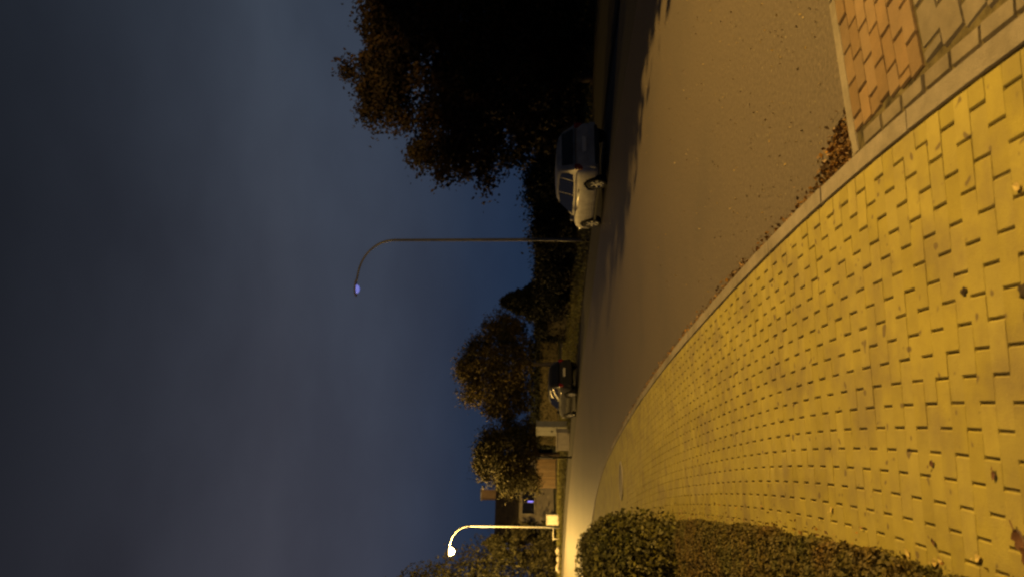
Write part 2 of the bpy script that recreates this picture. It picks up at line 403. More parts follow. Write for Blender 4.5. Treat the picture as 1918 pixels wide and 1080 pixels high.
# bedding cut along the kerb line
pts = [cpt(WC, -0.04), cpt(WC, 11)]
kk = [j for j in range(len(KP)) if KP[j][1] > -7 and j <= ii]
bedv = [(p[0], p[1], CZ - 0.010) for p in ([cpt(0, -0.04)] + pts + [KP[j] - KN[j] * 0.059 for j in kk])]
crossing = pydata('paved_crossing', bedv, [tuple(range(len(bedv)))], M['bed'])
tag(crossing, kind='structure')
def kerb_clear(p): 
    j = int(np.argmin(np.linalg.norm(KP - p, axis=1)))
    return float(np.dot(p - KP[j], -KN[j]))
# concrete edging stones
for a in np.arange(0.02, WC, 1.0):
    p = cpt(a + 0.49, -0.0); o = box('edging_stone', (0, 0, 0), (0.985, 0.075, 0.12), M['kerb'], crossing, bevel=0.008)
    o.location = (p[0], p[1], CZ - 0.056 + random.gauss(0, 0.002)); o.rotation_euler[2] = math.atan2(cdir[1], cdir[0])
ang0 = math.atan2(cn[1], cn[0])
rp = paver_mesh('red_paver', 0.099, 0.194, 0.03, 0.008); rp.materials.append(M['redpaver'])
gp = paver_mesh('grey_paver', 0.142, 0.212, 0.03, 0.012); gp.materials.append(M['greypaver'])
gs = paver_mesh('gutter_paver', 0.19, 0.085, 0.03, 0.010); gs.materials.append(M['greypaver'])
RV, RF, GV, GF = [], [], [], []
def first_clear(b, need):
    a = -0.6
    while a < 2.0 and kerb_clear(cpt(a, b)) < need: a += 0.01
    return a
def lay(rows, b0, pitch, sx, length, stagger, need, mesh, name, V_, F_, ch, lim, jit):
    for r in range(rows):
        b = b0 + r * pitch; lo = max(first_clear(b - sx / 2, need), first_clear(b + sx / 2, need)); a = -0.8 + (stagger if r % 2 else 0.0)
        while a < WC:
            a0, a1 = max(a, lo), a + length; a += length
            if a1 - a0 < 0.035: continue
            p = cpt((a0 + a1) / 2, b); z = CZ + random.gauss(0, jit * 0.1); til = (random.gauss(0, jit), random.gauss(0, jit * 0.8)); an = ang0 + random.gauss(0, jit * 0.6)
            if p[1] > 1.9 and p[0] / p[1] < lim:
                me = mesh if a1 - a0 > length - 0.005 else paver_mesh(name, sx, a1 - a0 - 0.006, 0.03, ch)
                if not me.materials: me.materials.append(mesh.materials[0])
                o = bpy.data.objects.new(name, me); col.objects.link(o); o.parent = crossing
                o.location = (p[0], p[1], z); o.rotation_euler = (til[1], -til[0], an)
            else: block_into(V_, F_, sx, a1 - a0 - 0.006, (p[0], p[1], z), an, til, 0.03, ch)
lay(7, 0.092, 0.102, 0.099, 0.2, 0.1, 0.178, rp, 'red_paver', RV, RF, 0.008, 0.46, 0.012)
lay(40, 0.04 + 0.735 + 0.075, 0.15, 0.142, 0.22, 0.11, 0.182, gp, 'grey_paver', GV, GF, 0.012, 0.5, 0.02)
for j in range(ii - 2, 20, -2):
    p = KP[j] - KN[j] * 0.125
    an = math.atan2(KT[j][1], KT[j][0])
    if KP[j][1] < -6: break
    if KP[j][1] > 1.9:
        o = bpy.data.objects.new('gutter_paver', gs); col.objects.link(o); o.parent = crossing
        o.location = (p[0], p[1], CZ + random.gauss(0, 0.003)); o.rotation_euler = (random.gauss(0, .03), random.gauss(0, .02), an + random.gauss(0, 0.015))
    else: block_into(GV, GF, 0.19, 0.085, (p[0], p[1], CZ), an, (0, 0), 0.03, 0.010)
tag(pydata('red_paver_field', RV, RF, M['redpaver_far'], crossing), kind='stuff')
tag(pydata('grey_paver_field', GV, GF, M['greypaver_far'], crossing), kind='stuff')

# ------------------------------------------------------------------ foliage
def leaf_quads(cen, size, droop=0.0, flat=0.0, aspect=0.55):
    n = len(cen)
    d = rng.normal(size=(n, 3)); d[:, 2] -= droop
    d /= np.linalg.norm(d, axis=1)[:, None]
    r = rng.normal(size=(n, 3)); r[:, 2] *= (1 - flat)
    s = np.cross(d, r); s /= (np.linalg.norm(s, axis=1)[:, None] + 1e-9)
    nn = np.cross(d, s)
    L = (size * rng.uniform(0.6, 1.35, n))[:, None]
    tip = cen + d * L * 0.5; bot = cen - d * L * 0.5; mid = cen + d * L * 0.05 + nn * L * 0.12
    return np.stack([bot, mid + s * L * aspect * 0.5, tip, mid - s * L * aspect * 0.5], 1)

def lobes_cloud(lobes, per, clumps, spread, size, hollow=0.55, droop=0.0, aspect=0.55):
    """lobes: (cx,cy,cz,rx,ry,rz); leaf clumps spread through each lobe, denser near its skin"""
    out = []
    vol = np.array([l[3] * l[4] + l[4] * l[5] + l[3] * l[5] for l in lobes]); vol = vol / vol.sum()
    for l, q in zip(lobes, vol):
        m = max(3, int(clumps * q))
        d = rng.normal(size=(m, 3)); d /= np.linalg.norm(d, axis=1)[:, None]
        rad = rng.uniform(hollow ** 3, 1.12, m) ** (1 / 3)
        c = np.array(l[:3]) + d * rad[:, None] * np.array(l[3:6])
        sz = rng.uniform(0.5, 1.5, m) * spread
        c = np.repeat(c, per, 0) + rng.normal(size=(m * per, 3)) * np.repeat(sz, per)[:, None] * np.array([1, 1, 0.75])
        out.append(c)
    return leaf_quads(np.concatenate(out), size, droop, aspect=aspect)

def tree(name, base, lobes, trunk, label, material, bark, clumps=260, per=40, spread=0.35, size=0.16, droop=0.2, group=None, cat='tree', limbs=9, hollow=0.5, aspect=0.55):
    """trunk: (height, base radius, lean x, lean y)"""
    root = empty(name, base); tag(root, label, cat, group)
    h, r, lx, ly = trunk
    V, Fc = [], []
    def add(p, q):
        v, f = tube_data(p, q, 8); b = len(V); V.extend(v); Fc.extend([tuple(i + b for i in t) for t in f])
    add([(0, 0, -0.15), (0.02 * h, 0, 0.12), (lx * 0.4, ly * 0.4, h * 0.45), (lx * 0.8, ly * 0.8, h * 0.8), (lx, ly, h)], [r * 1.5, r * 1.05, r * 0.85, r * 0.7, r * 0.45])
    top = Vector((lx, ly, h))
    for k in range(limbs):
        l = lobes[k % len(lobes)]
        e = Vector(l[:3]) + Vector((random.uniform(-.5, .5) * l[3], random.uniform(-.5, .5) * l[4], random.uniform(-.2, .7) * l[5]))
        s = Vector((lx, ly, h)) * random.uniform(0.68, 1.0)
        mid = s.lerp(e, 0.5) + Vector((random.uniform(-.3, .3), random.uniform(-.3, .3), random.uniform(0, .4)))
        add([s, mid, e], [r * 0.42, r * 0.26, r * 0.06])
    pydata('trunk', V, Fc, bark, root, True)
    q = lobes_cloud(lobes, per, clumps, spread, size, hollow, droop, aspect)
    link_mesh('crown', quads_mesh('crown', q), material, root)
    return root

def crown_lobes(cx, cz, rx, rz, n, jitter=0.45, ry=None, seed=0, flat_bottom=True):
    r = random.Random(seed); ry = ry or rx; L = [(cx, 0, cz, rx * 0.72, ry * 0.72, rz * 0.78)]
    for k in range(n):
        a = r.uniform(0, 2 * math.pi); b = r.uniform(-0.75, 1.0); c = math.sqrt(max(0, 1 - min(1, b * b)))
        s = r.uniform(0.26, 0.42)
        L.append((cx + math.cos(a) * c * rx * 0.78, math.sin(a) * c * ry * 0.78, cz + b * rz * 0.78, rx * s, ry * s, rz * s * 0.9))
    return L

def at_depth(px, py, d):
    return (540.0 - py) / F_PX * d, CAM_H + (HORIZON - px) / F_PX * d

# large dark tree behind the silver car
D = 27.0; bx = 7.6
lob = []
for px, py, r in ((700, 170, 0.8), (740, 30, 1.4), (790, 120, 2.0), (850, 230, 1.6), (900, 270, 1.0), (940, 200, 1.7), (860, 60, 2.3), (960, 90, 2.2), (830, -90, 2.4), (940, -80, 2.4),
                  (745, 195, 0.85), (735, 110, 1.2), (1000, 30, 1.6), (800, 250, 1.0), (770, -30, 1.8), (985, 245, 0.9), (680, 150, 0.35), (905, 310, 0.45), (850, 305, 0.45), (715, 30, 0.6), (960, 150, 2.0), (900, 160, 2.0), (1010, 120, 1.7), (1010, 220, 1.2), (1040, 60, 1.6), (900, -20, 2.4), (702, 45, .42), (712, 85, .3), (652, 138, .22), (668, 185, .34), (705, 222, .3), (752, 240, .3), (795, 292, .32), (832, 322, .24), (868, 318, .2), (908, 328, .26), (948, 300, .3), (975, 285, .34), (725, 0, .5), (690, 110, .3)):
    x, z = at_depth(px, py, D); lob.append((x - bx, random.uniform(-1.0, 1.0), z - terrain(D), r, r, r * 0.95))
tree('broadleaf_tree', (bx, D, terrain(D)), lob, (3.2, 0.26, 0.1, 0.0), 'tall dark broadleaf tree overhanging the silver hatchback', M['leaf_dark'], M['bark'], 1500, 95, 0.24, 0.17, 0.25, None, limbs=22, hollow=0.15)

# street tree beside the near lamp: its crown keeps the lamp off the far half of the road
TA = (9.75, 9.4)
lob = [(0, 0, 5.3, 3.85, 3.85, 3.3), (0.6, 0.5, 5.6, 3.0, 3.0, 3.0), (-0.3, 0.3, 4.6, 3.7, 3.2, 1.6)]
tree('street_tree', (TA[0], TA[1], 0), lob, (3.4, 0.2, 0, 0), 'leafy street tree beside the near lamp post', M['leaf_rust'], M['bark'], 2600, 42, 0.22, 0.25, 0.2, None, limbs=12, hollow=0.0)
TB = (12.2, 15.5)
lob = crown_lobes(0, 5.6, 3.6, 3.2, 14, seed=8)
tree('street_tree', (TB[0], TB[1], 0), lob, (3.2, 0.2, 0, 0), 'leafy street tree standing between the near street tree and the silver car', M['leaf_rust'], M['bark'], 1300, 46, 0.4, 0.28, 0.2, None, limbs=12, hollow=0.0)

# round rust coloured tree with a clear trunk behind the dark car
D = 61.5; x0, _ = at_depth(1000, 682, D); lob = []
for px, py, r in ((905, 690, 2.3), (925, 640, 2.1), (930, 735, 2.1), (955, 690, 2.2), (960, 630, 1.5), (960, 745, 1.7), (880, 690, 1.3), (890, 660, 1.2), (892, 730, 1.2), (915, 765, 0.9), (868, 695, 0.6), (965, 605, 0.9), (935, 605, 1.1), (872, 740, 0.5), (862, 680, 0.45), (975, 665, 1.0), (975, 715, 1.0)):
    x, z = at_depth(px, py, D); lob.append((x - x0, random.uniform(-1.2, 1.2), z - terrain(D), r * .85, r * .85, r * .8))
tree('round_tree', (x0, D, terrain(D)), lob, (2.9, 0.2, 0, 0), 'round brown leaved tree with clear straight trunk behind the dark car', M['leaf_rust'], M['palebark'], 700, 44, 0.33, 0.21, 0.0, None, limbs=12, hollow=0.3)

# golden tree near the burning lamp
D = 60.0; x0, _ = at_depth(1000, 850, D); lob = []
for px, py, r in ((940, 850, 2.2), (915, 870, 1.3), (960, 890, 1.4), (975, 840, 1.7), (920, 830, 1.2), (905, 848, 0.7), (948, 905, 0.8), (985, 890, 1.0), (990, 810, 1.1), (950, 800, 1.0), (995, 905, 0.7), (897, 870, 0.5)):
    x, z = at_depth(px, py, D); lob.append((x - x0, random.uniform(-1.0, 1.0), z - terrain(D), r * .98, r * .98, r * .92))
tree('bushy_tree', (x0, D, terrain(D)), lob, (1.9, 0.17, 0, 0), 'bushy golden tree with one side lit by the burning lamp', M['leaf_gold'], M['bark'], 620, 44, 0.3, 0.19, 0.1, None, limbs=10, hollow=0.3)

# feathery conifers behind the burning lamp
def conifer(name, base, h, r, label, material, n=9000, size=0.45, droop=0.7, seed=1, top_cut=0.0, power=0.85):
    rr = np.random.default_rng(seed); root = empty(name, base); tag(root, label, 'tree', None)
    v, f = tube_data([(0, 0, -0.2), (0, 0, h * 0.5), (0, 0, h * 0.98)], [h * 0.018, h * 0.011, 0.02], 8); pydata('trunk', v, f, M['bark'], root, True)
    nb = int(n / 60); out = []
    for k in range(nb):
        z = h * (0.04 + 0.95 * rr.uniform(0, 1) ** 1.15); R = r * (1 - z / h) ** power * rr.uniform(0.72, 1.12) + 0.12
        a = rr.uniform(0, 2 * math.pi); t = rr.uniform(0.25, 1.0, 60) ** 0.7
        side = rr.normal(size=60) * 0.10 * R
        x = math.cos(a) * R * t - math.sin(a) * side; y = math.sin(a) * R * t + math.cos(a) * side
        zz = z + R * (0.22 * t - 0.42 * t * t) + rr.normal(size=60) * 0.06 * R - np.abs(rr.normal(size=60)) * 0.12
        out.append(np.stack([x, y, zz], 1))
    q = leaf_quads(np.concatenate(out), size, droop, aspect=0.32)
    link_mesh('crown', quads_mesh('crown', q), material, root)
    return root
D = 70.0; x0, _ = at_depth(1000, 1140, D)
conifer('conifer', (x0, D, terrain(D)), 19.5, 9.2, 'huge feathery conifer right behind the burning street lamp', M['leaf_fir'], 26000, 0.42, 0.5, 3, power=0.7)
D = 69.0; x0, _ = at_depth(1000, 1022, D)
conifer('conifer', (x0, D, terrain(D)), 7.0, 3.0, 'low spreading conifer between the burning lamp post and the huge conifer', M['leaf_fir'], 8000, 0.36, 0.5, 4, power=0.6)
D = 50.0; x0, _ = at_depth(1000, 565, D)
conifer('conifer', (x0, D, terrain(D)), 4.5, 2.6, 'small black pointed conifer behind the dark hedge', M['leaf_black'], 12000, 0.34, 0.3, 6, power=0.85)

# shrubs and hedges
def shrub(name, base, lobes, label, material, clumps=150, per=40, spread=0.16, size=0.1, group=None, droop=-0.2, cat='shrub', stems=6, hollow=0.2):
    root = empty(name, base); tag(root, label, cat, group); V, Fc = [], []
    for k in range(min(stems, len(lobes))):
        l = lobes[k]
        v, f = tube_data([(0, 0, -0.05), (l[0] * .8, l[1] * .8, l[2] * 0.6), (l[0], l[1], l[2])], [0.03, 0.02, 0.008], 6); b = len(V); V.extend(v); Fc.extend([tuple(i + b for i in t) for t in f])
    pydata('stem', V, Fc, M['bark'], root, True)
    link_mesh('foliage', quads_mesh('foliage', lobes_cloud(lobes, per, clumps, spread, size, hollow, droop)), material, root)
    return root
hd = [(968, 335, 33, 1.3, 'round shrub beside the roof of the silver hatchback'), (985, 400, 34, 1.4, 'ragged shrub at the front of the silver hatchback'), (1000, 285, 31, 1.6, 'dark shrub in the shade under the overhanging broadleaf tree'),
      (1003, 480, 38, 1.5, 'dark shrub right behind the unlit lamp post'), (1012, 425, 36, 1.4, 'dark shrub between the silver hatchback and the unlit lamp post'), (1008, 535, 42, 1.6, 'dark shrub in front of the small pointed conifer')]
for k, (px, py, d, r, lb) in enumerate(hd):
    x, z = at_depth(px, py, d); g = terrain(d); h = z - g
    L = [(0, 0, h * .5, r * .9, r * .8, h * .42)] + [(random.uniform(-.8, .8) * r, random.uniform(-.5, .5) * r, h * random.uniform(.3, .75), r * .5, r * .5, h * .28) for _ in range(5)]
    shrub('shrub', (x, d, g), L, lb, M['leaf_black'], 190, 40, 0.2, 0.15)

def hedge(name, pts, width, height, label, material, density=900, size=0.1, cat='hedge', rough=0.08, group=None):
    """a leafy wall along a line; a twiggy core with leaves through its outer shell"""
    P = resample(np.array(pts, float), 40); root = empty(name, (P[0][0], P[0][1], 0)); tag(root, label, cat, group)
    L = float(np.linalg.norm(np.diff(P, axis=0), axis=1).sum()); n = int(density * L)
    t = rng.uniform(0, 1, n); idx = t * 39; i0 = np.minimum(idx.astype(int), 38); fr = idx - i0
    p = P[i0] * (1 - fr)[:, None] + P[i0 + 1] * fr[:, None]; tan = P[i0 + 1] - P[i0]; tan /= np.linalg.norm(tan, axis=1)[:, None]
    nor = np.stack([-tan[:, 1], tan[:, 0]], 1)
    a = rng.uniform(-0.25, math.pi + 0.25, n); rad = rng.uniform(0.62, 1.06, n) ** 0.6
    lump = 1 + rough * (np.sin(t * L * 3.1) + np.sin(t * L * 7.3 + 2 * a) + 0.6 * np.sin(t * L * 15 + 5 * a))
    ca = np.sign(np.cos(a)) * np.abs(np.cos(a)) ** 0.55; sa = np.sign(np.sin(a)) * np.abs(np.sin(a)) ** 0.55
    off = ca * rad * lump * width / 2; z = np.maximum(0.01, 0.5 * height * (0.9 + 0.0 * a) + sa * rad * lump * height * 0.55 - 0.0)
    z = np.where(sa * rad < 0.2, rng.uniform(0.0, 0.6, n) * height, z)
    ne = n // 9; e = rng.choice(n, ne, replace=False); end = np.where(rng.uniform(size=ne) < 0.5, 0, 39); tt = np.where(end == 0, 1, 39)
    et = P[tt] - P[tt - 1]; et /= np.linalg.norm(et, axis=1)[:, None]; rr = np.sqrt(rng.uniform(0, 1, ne))
    off[e] = ca[e] * rr * width / 2; z[e] = np.abs(sa[e]) * rr * height * 1.0; bulge = np.sqrt(np.maximum(0, 1 - rr ** 2)) * width * 0.38 * rng.uniform(0.6, 1.05, ne) * np.where(end == 0, -1, 1)
    p[e] = P[end] + et * bulge[:, None]; nor[e] = np.stack([-et[:, 1], et[:, 0]], 1)
    g = np.array([terrain(y) for y in p[:, 1]])
    cen = np.stack([p[:, 0] + nor[:, 0] * off - P[0][0], p[:, 1] + nor[:, 1] * off - P[0][1], z + g], 1)
    link_mesh('foliage', quads_mesh('foliage', leaf_quads(cen, size, -0.4)), material, root)
    v, f = [], []
    for i in range(0, 40, 3):
        tn = P[min(i + 1, 39)] - P[max(i - 1, 0)]; tn = tn / np.linalg.norm(tn); nr = np.array([-tn[1], tn[0]])
        for s, zz in ((-.36, 0), (-.27, .62), (.27, .62), (.36, 0)):
            q = P[i] + nr * s * width; v.append((q[0] - P[0][0], q[1] - P[0][1], zz * height + terrain(q[1])))
    m = len(v) // 4
    for i in range(m - 1):
        for k in range(3): f.append((i * 4 + k, i * 4 + k + 1, i * 4 + k + 5, i * 4 + k + 4))
    f.append((0, 1, 2, 3)); f.append(tuple(4 * (m - 1) + k for k in (3, 2, 1, 0)))
    pydata('twig_core', v, f, M['soil'], root)
    return root
# low clipped hedge along the pavement, then the taller rounded hedge
def left_of(y, off):
    j = int(np.argmin(np.abs(KP[:nrow, 1] - y))); p = KP[j] + KN[j] * off
    return (float(p[0]), float(p[1]))
hedge('low_hedge', [left_of(y, o + 0.40) for y, o in ((-1.0, 1.9), (1.5, 1.9), (3, 1.9), (4.5, 1.96), (6, 1.99), (7.5, 2.02), (9.2, 2.03))], 0.86, 0.22, 'low clipped hedge lining the yellow pavement', M['leaf_box'], 22000, 0.028, rough=0.02)
hedge('rounded_hedge', [left_of(y, o) for y, o in ((9.6, 2.78), (10.5, 2.95), (12, 2.8), (13.5, 3.0), (15.2, 2.85), (16.4, 3.1))], 1.5, 0.92, 'taller rounded hedge at the end of the low clipped one', M['leaf_hedge'], 9500, 0.06, rough=0.13)
hedge('rounded_hedge', [(-9.0, 13.5), (-10.2, 16), (-12, 19.5), (-13.5, 22)], 2.0, 1.15, 'taller hedge set back behind the rounded one beside the pavement', M['leaf_hedge'], 2200, 0.08, rough=0.07)
# dark hedge beyond the parked cars
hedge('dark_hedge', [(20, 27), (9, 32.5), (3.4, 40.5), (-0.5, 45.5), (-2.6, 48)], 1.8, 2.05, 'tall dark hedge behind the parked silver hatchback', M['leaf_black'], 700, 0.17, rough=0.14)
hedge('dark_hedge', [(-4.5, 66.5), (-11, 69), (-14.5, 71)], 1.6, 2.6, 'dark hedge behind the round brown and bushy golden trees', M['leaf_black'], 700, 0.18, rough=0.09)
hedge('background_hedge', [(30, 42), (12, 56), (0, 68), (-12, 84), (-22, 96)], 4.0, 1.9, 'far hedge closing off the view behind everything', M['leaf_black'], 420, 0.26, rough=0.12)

# grass and litter
def grass_band(name, A, B, n, size, label, z0=0.0):
    t = rng.uniform(0, 1, n) * (len(A) - 1.001); i = t.astype(int); fr = (t - i)[:, None]; w = rng.uniform(0, 1, n)[:, None]
    a = A[i] * (1 - fr) + A[i + 1] * fr; b = B[i] * (1 - fr) + B[i + 1] * fr; p = a * (1 - w) + b * w
    g = np.array([terrain(y) for y in p[:, 1]])
    c = np.stack([p[:, 0], p[:, 1], g + z0 + size * 0.25], 1)
    q = leaf_quads(c, size, -2.2, aspect=0.22)
    o = link_mesh(name, quads_mesh(name, q), M['grass']); tag(o, label, 'grass', kind='stuff'); return o
sel = (EP[:, 1] > 24) & (EP[:, 1] < 62)
grass_band('verge_grass', EP[sel] - EN[sel] * 2.3, EP[sel] - EN[sel] * 11.5, 30000, 0.20, 'uneven grass on the verge beyond the parked cars', 0.02)
sel = (KP[:, 1] > -2) & (KP[:, 1] < 26)
grass_band('hedge_grass', KP[sel] + KN[sel] * 2.07, KP[sel] + KN[sel] * 2.45, 12000, 0.07, 'short grass tufts between hedge and pavement', 0.03)

def leaf_mesh(name, material, L, Wd, lobed=False, curl=0.25):
    n = 9; v, f = [], []
    for k in range(n):
        t = k / (n - 1); w = math.sin(math.pi * min(1, t * 0.98 + 0.02) ** 0.75) * Wd / 2
        if lobed: w *= 0.62 + 0.5 * abs(math.sin(t * math.pi * 2.5))
        x = (t - 0.5) * L; z = curl * L * (t - 0.45) ** 2
        v += [(x, -w, z + 0.25 * w), (x, 0, z), (x, w, z + 0.3 * w)]
    for k in range(n - 1):
        a = 3 * k; f += [(a, a + 1, a + 4, a + 3), (a + 1, a + 2, a + 5, a + 4)]
    b = len(v); v += [((-0.5 - 0.35) * L, 0.004, 0.012 * 1), ((-0.5 - 0.35) * L, -0.004, 0.012), (-0.46 * L, 0.004, 0.012), (-0.46 * L, -0.004, 0.012)]; f.append((b, b + 1, b + 3, b + 2))
    me = bpy.data.meshes.new(name); me.from_pydata(v, [], f); me.update(); me.materials.append(material); return me
LY = leaf_mesh('fallen_leaf', M['leaf_yellow'], 0.04, 0.03); LB = leaf_mesh('fallen_leaf', M['leaf_brown'], 0.088, 0.072, True, 0.5); LD = leaf_mesh('fallen_leaf', M['leaf_brown'], 0.036, 0.026, False, 0.4)
lv = [(1905, 1030, LB, 'large curled brown leaf on the yellow pavement by the low hedge', None), (1890, 1000, LB, 'second curled brown leaf close to the largest one', None),
      (1549, 945, LY, 'pale yellow leaf on the open pavement', None), (1880, 355, LY, 'pale yellow leaf on the pavement near the kerb', None), (1686, 1022, LY, 'pale leaf half under the low hedge, apart from the touching pair', None),
      (1735, 1040, LY, 'one of two touching pale leaves at the low hedge', 'touching pale leaves'), (1745, 1035, LY, 'one of two touching pale leaves at the low hedge', 'touching pale leaves'), (1812, 1030, LY, 'pale leaf lying right beside the paver joints near the low hedge', None),
      (1733, 1003, LD, 'small brown leaf among the pale ones near the low hedge', None), (1730, 858, LD, 'small brown leaf lying in a joint of the pavement', None), (1840, 880, LD, 'small brown leaf alone in the middle of a paver', None), (1900, 470, LY, 'pale yellow leaf in the middle of the pavement', None)]
for px, py, me, lb, gr in lv:
    x, y = at(px, py, KZ); o = bpy.data.objects.new('fallen_leaf', me); col.objects.link(o)
    o.location = (x, y, KZ + 0.006); o.rotation_euler = (random.uniform(-.15, .15), random.uniform(-.15, .15), random.uniform(0, 6.28)); tag(o, lb, 'leaf', gr)
for px, py, s, lb in ((1785, 545, 0.018, 'small black lump of dirt on the yellow pavement'), (1895, 548, 0.034, 'larger black lump of dirt on the yellow pavement')):
    x, y = at(px, py, KZ); bm = bmesh.new(); bmesh.ops.create_icosphere(bm, subdivisions=2, radius=s)
    for v in bm.verts: v.co *= random.uniform(0.6, 1.25); v.co.z = max(v.co.z, -0.2 * s) * 0.45
    o = from_bm('dirt_lump', bm, M['dirt']); o.location = (x, y, KZ + 0.003); tag(o, lb, 'dirt')
# leaves heaped in the corner of kerb and edging, and a thin line along the gutter
cx, cy = at(1548, 265, 0.03); n = 2400
c = np.stack([rng.normal(size=n) * 0.10, rng.normal(size=n) * 0.12, np.abs(rng.normal(size=n)) * 0.012 + 0.012], 1)
ta, tb = KT[ii], -KN[ii]
u = np.abs(rng.normal(size=n)) * 0.11; w = np.abs(rng.normal(size=n)) * 0.20
pc = c0[None, :] + np.outer(w + 0.03, ta) + np.outer(u, tb)
q = leaf_quads(np.stack([pc[:, 0], pc[:, 1], 0.012 + rng.uniform(0, 1, n) * 0.05 * np.exp(-(u + w) * 5)], 1), 0.04, 0.0, 0.9)
tag(link_mesh('leaf_heap', quads_mesh('leaf_heap', q), M['litter']), 'heap of wet brown leaves in the corner of kerb and edging', 'leaves', kind='stuff')
sel = np.where((KP[:, 1] > 4.3) & (KP[:, 1] < 22))[0]; n = 3200; i = rng.choice(sel, n)
p = KP[i] - KN[i] * (0.062 + np.abs(rng.normal(size=n)) * 0.045)[:, None] + KT[i] * rng.uniform(-.05, .05, n)[:, None]
q = leaf_quads(np.stack([p[:, 0], p[:, 1], 0.006 + rng.uniform(0, 0.03, n)], 1), 0.035, 0.0, 0.9)
tag(link_mesh('gutter_litter', quads_mesh('gutter_litter', q), M['litter']), 'thin line of leaf litter in the gutter along the kerb', 'leaves', kind='stuff')
n = 420; px = rng.uniform(1205, 1540, n); py = rng.uniform(-40, 560, n); pp = np.array([at(a, b, 0.0) for a, b in zip(px, py)])
ok = np.array([kerb_clear(t) > 0.2 for t in pp]) & (pp[:, 1] > 4.6); pp = pp[ok]
q = leaf_quads(np.stack([pp[:, 0], pp[:, 1], np.full(len(pp), 0.008)], 1), 0.021, 0.0, 0.95)
tag(link_mesh('scattered_leaves', quads_mesh('scattered_leaves', q), M['leaf_tan']), 'tiny pale leaves scattered over the asphalt', 'leaves', kind='stuff')

sel = np.where((KP[:, 1] > 2.0) & (KP[:, 1] < 10))[0]; n = 420; i = rng.choice(sel, n)
p = KP[i] + KN[i] * (2.02 - np.abs(rng.normal(size=n)) * 0.09)[:, None] + KT[i] * rng.uniform(-.05, .05, n)[:, None]
q = leaf_quads(np.stack([p[:, 0], p[:, 1], KZ + 0.004 + rng.uniform(0, 0.012, n)], 1), 0.022, 0.0, 0.95)
tag(link_mesh('hedge_litter', quads_mesh('hedge_litter', q), M['litter']), 'crumbs of leaf litter on the pavement along the low hedge', 'leaves', kind='stuff')

# round access cover in the pavement
x, y = at(1163, 897, KZ); g = terrain(y)
mh = empty('manhole_cover', (x, y, g + KZ)); tag(mh, 'round cast iron access cover set in the yellow pavement', 'manhole cover')
def disc(name, r, z0, z1, material, parent, seg=32, r_in=None):
    v, f = [], []
    for k in range(seg):
        a = 2 * math.pi * k / seg; ca, sa = math.cos(a), math.sin(a); ri = r_in or 0.001
        v += [(ca * r, sa * r, z0), (ca * r, sa * r, z1), (ca * ri, sa * ri, z1)]
    for k in range(seg):
        a, b = 3 * k, 3 * ((k + 1) % seg); f += [(a, b, b + 1, a + 1), (a + 1, b + 1, b + 2, a + 2)]
    return pydata(name, v, f, material, parent)
disc('frame', 0.40, -0.01, 0.022, M['concrete'], mh, r_in=0.345)
disc('lid', 0.33, -0.01, 0.020, M['iron'], mh)

# ------------------------------------------------------------------ street lamps
def street_lamp(base, H, reach, heading, lit, label, power=0, rot_tip=0.0, mpole=None):
    """pole with a swept arm; heading: direction of the arm in the ground plane (radians)"""
    root = empty('street_lamp', base, heading); tag(root, label, 'street lamp', None)
    pm = mpole or M['pole']
    rise = 1.75; h0 = H - rise
    tube('pole', [(0, 0, -0.2), (0, 0, 1.0), (0, 0, 1.02), (0, 0, h0)], [0.095, 0.092, 0.072, 0.055], pm, root, 12)
    pts = []
    for k in range(13):
        a = math.pi / 2 * k / 12 * 0.9
        pts.append((reach * 0.9 * (1 - math.cos(a)), 0, h0 + rise * 0.93 * math.sin(a)))
    pts.append((pts[-1][0] + 0.25, 0, pts[-1][2] + 0.05))
    tube('arm', pts, [0.05] * 5 + [0.042] * (len(pts) - 5), pm, root, 10)
    tx, tz = pts[-1][0], pts[-1][2]
    door = box('service_door', (0, -0.085, 0.55), (0.09, 0.02, 0.35), pm, root, bevel=0.006)
    v, f = [], []
    prof = [(-0.08, 0.045, 0.05), (0.08, 0.10, 0.09), (0.30, 0.155, 0.115), (0.52, 0.14, 0.10), (0.66, 0.06, 0.05)]
    for xx, hw, hh in prof:
        for k in range(10):
            a = math.pi * k / 9; v.append((tx + xx, math.cos(a) * hw, tz + math.sin(a) * hh))
    m = len(prof)
    for i in range(m - 1):
        for k in range(9): f.append((i * 10 + k, i * 10 + k + 1, i * 10 + k + 11, i * 10 + k + 10))
    f.append(tuple(range(10))); f.append(tuple(reversed(range((m - 1) * 10, m * 10))))
    head = pydata('lamp_head', v, f, M['housing'], root, True)
    bm = bmesh.new(); bmesh.ops.create_uvsphere(bm, u_segments=18, v_segments=10, radius=1.0)
    lx_, ly_, lz_ = (0.36, 0.27, 0.40) if lit else (0.19, 0.12, 0.14)  # lit bowl is oversized, its shape stands for the bloom around the lamp
    for q in bm.verts: q.co = Vector((tx + 0.33 + q.co.x * lx_, q.co.y * ly_, tz + 0.0 + q.co.z * (lz_ if q.co.z < 0 else 0.02)))
    from_bm('lens', bm, M['bloom_bowl'] if lit else M['glowlens'], head, True)
    if lit:
        ld = bpy.data.lights.new('lamp_light', 'POINT'); ld.energy = power; ld.color = SODIUM; ld.shadow_soft_size = 0.11
        lo = bpy.data.objects.new('lamp_light', ld); col.objects.link(lo); lo.parent = head; lo.location = (tx + 0.33, 0, tz - 0.54)
    return root
D = 32.0; x1, _ = at_depth(1000, 449, D)
street_lamp((x1, D, terrain(D)), 10.0 - terrain(D), 2.0, math.radians(180), False, 'unlit street lamp with a blue glow put into its lens beside the silver hatchback', mpole=M['darkpole'])
D = 59.5; x2, _ = at_depth(1000, 986, D)
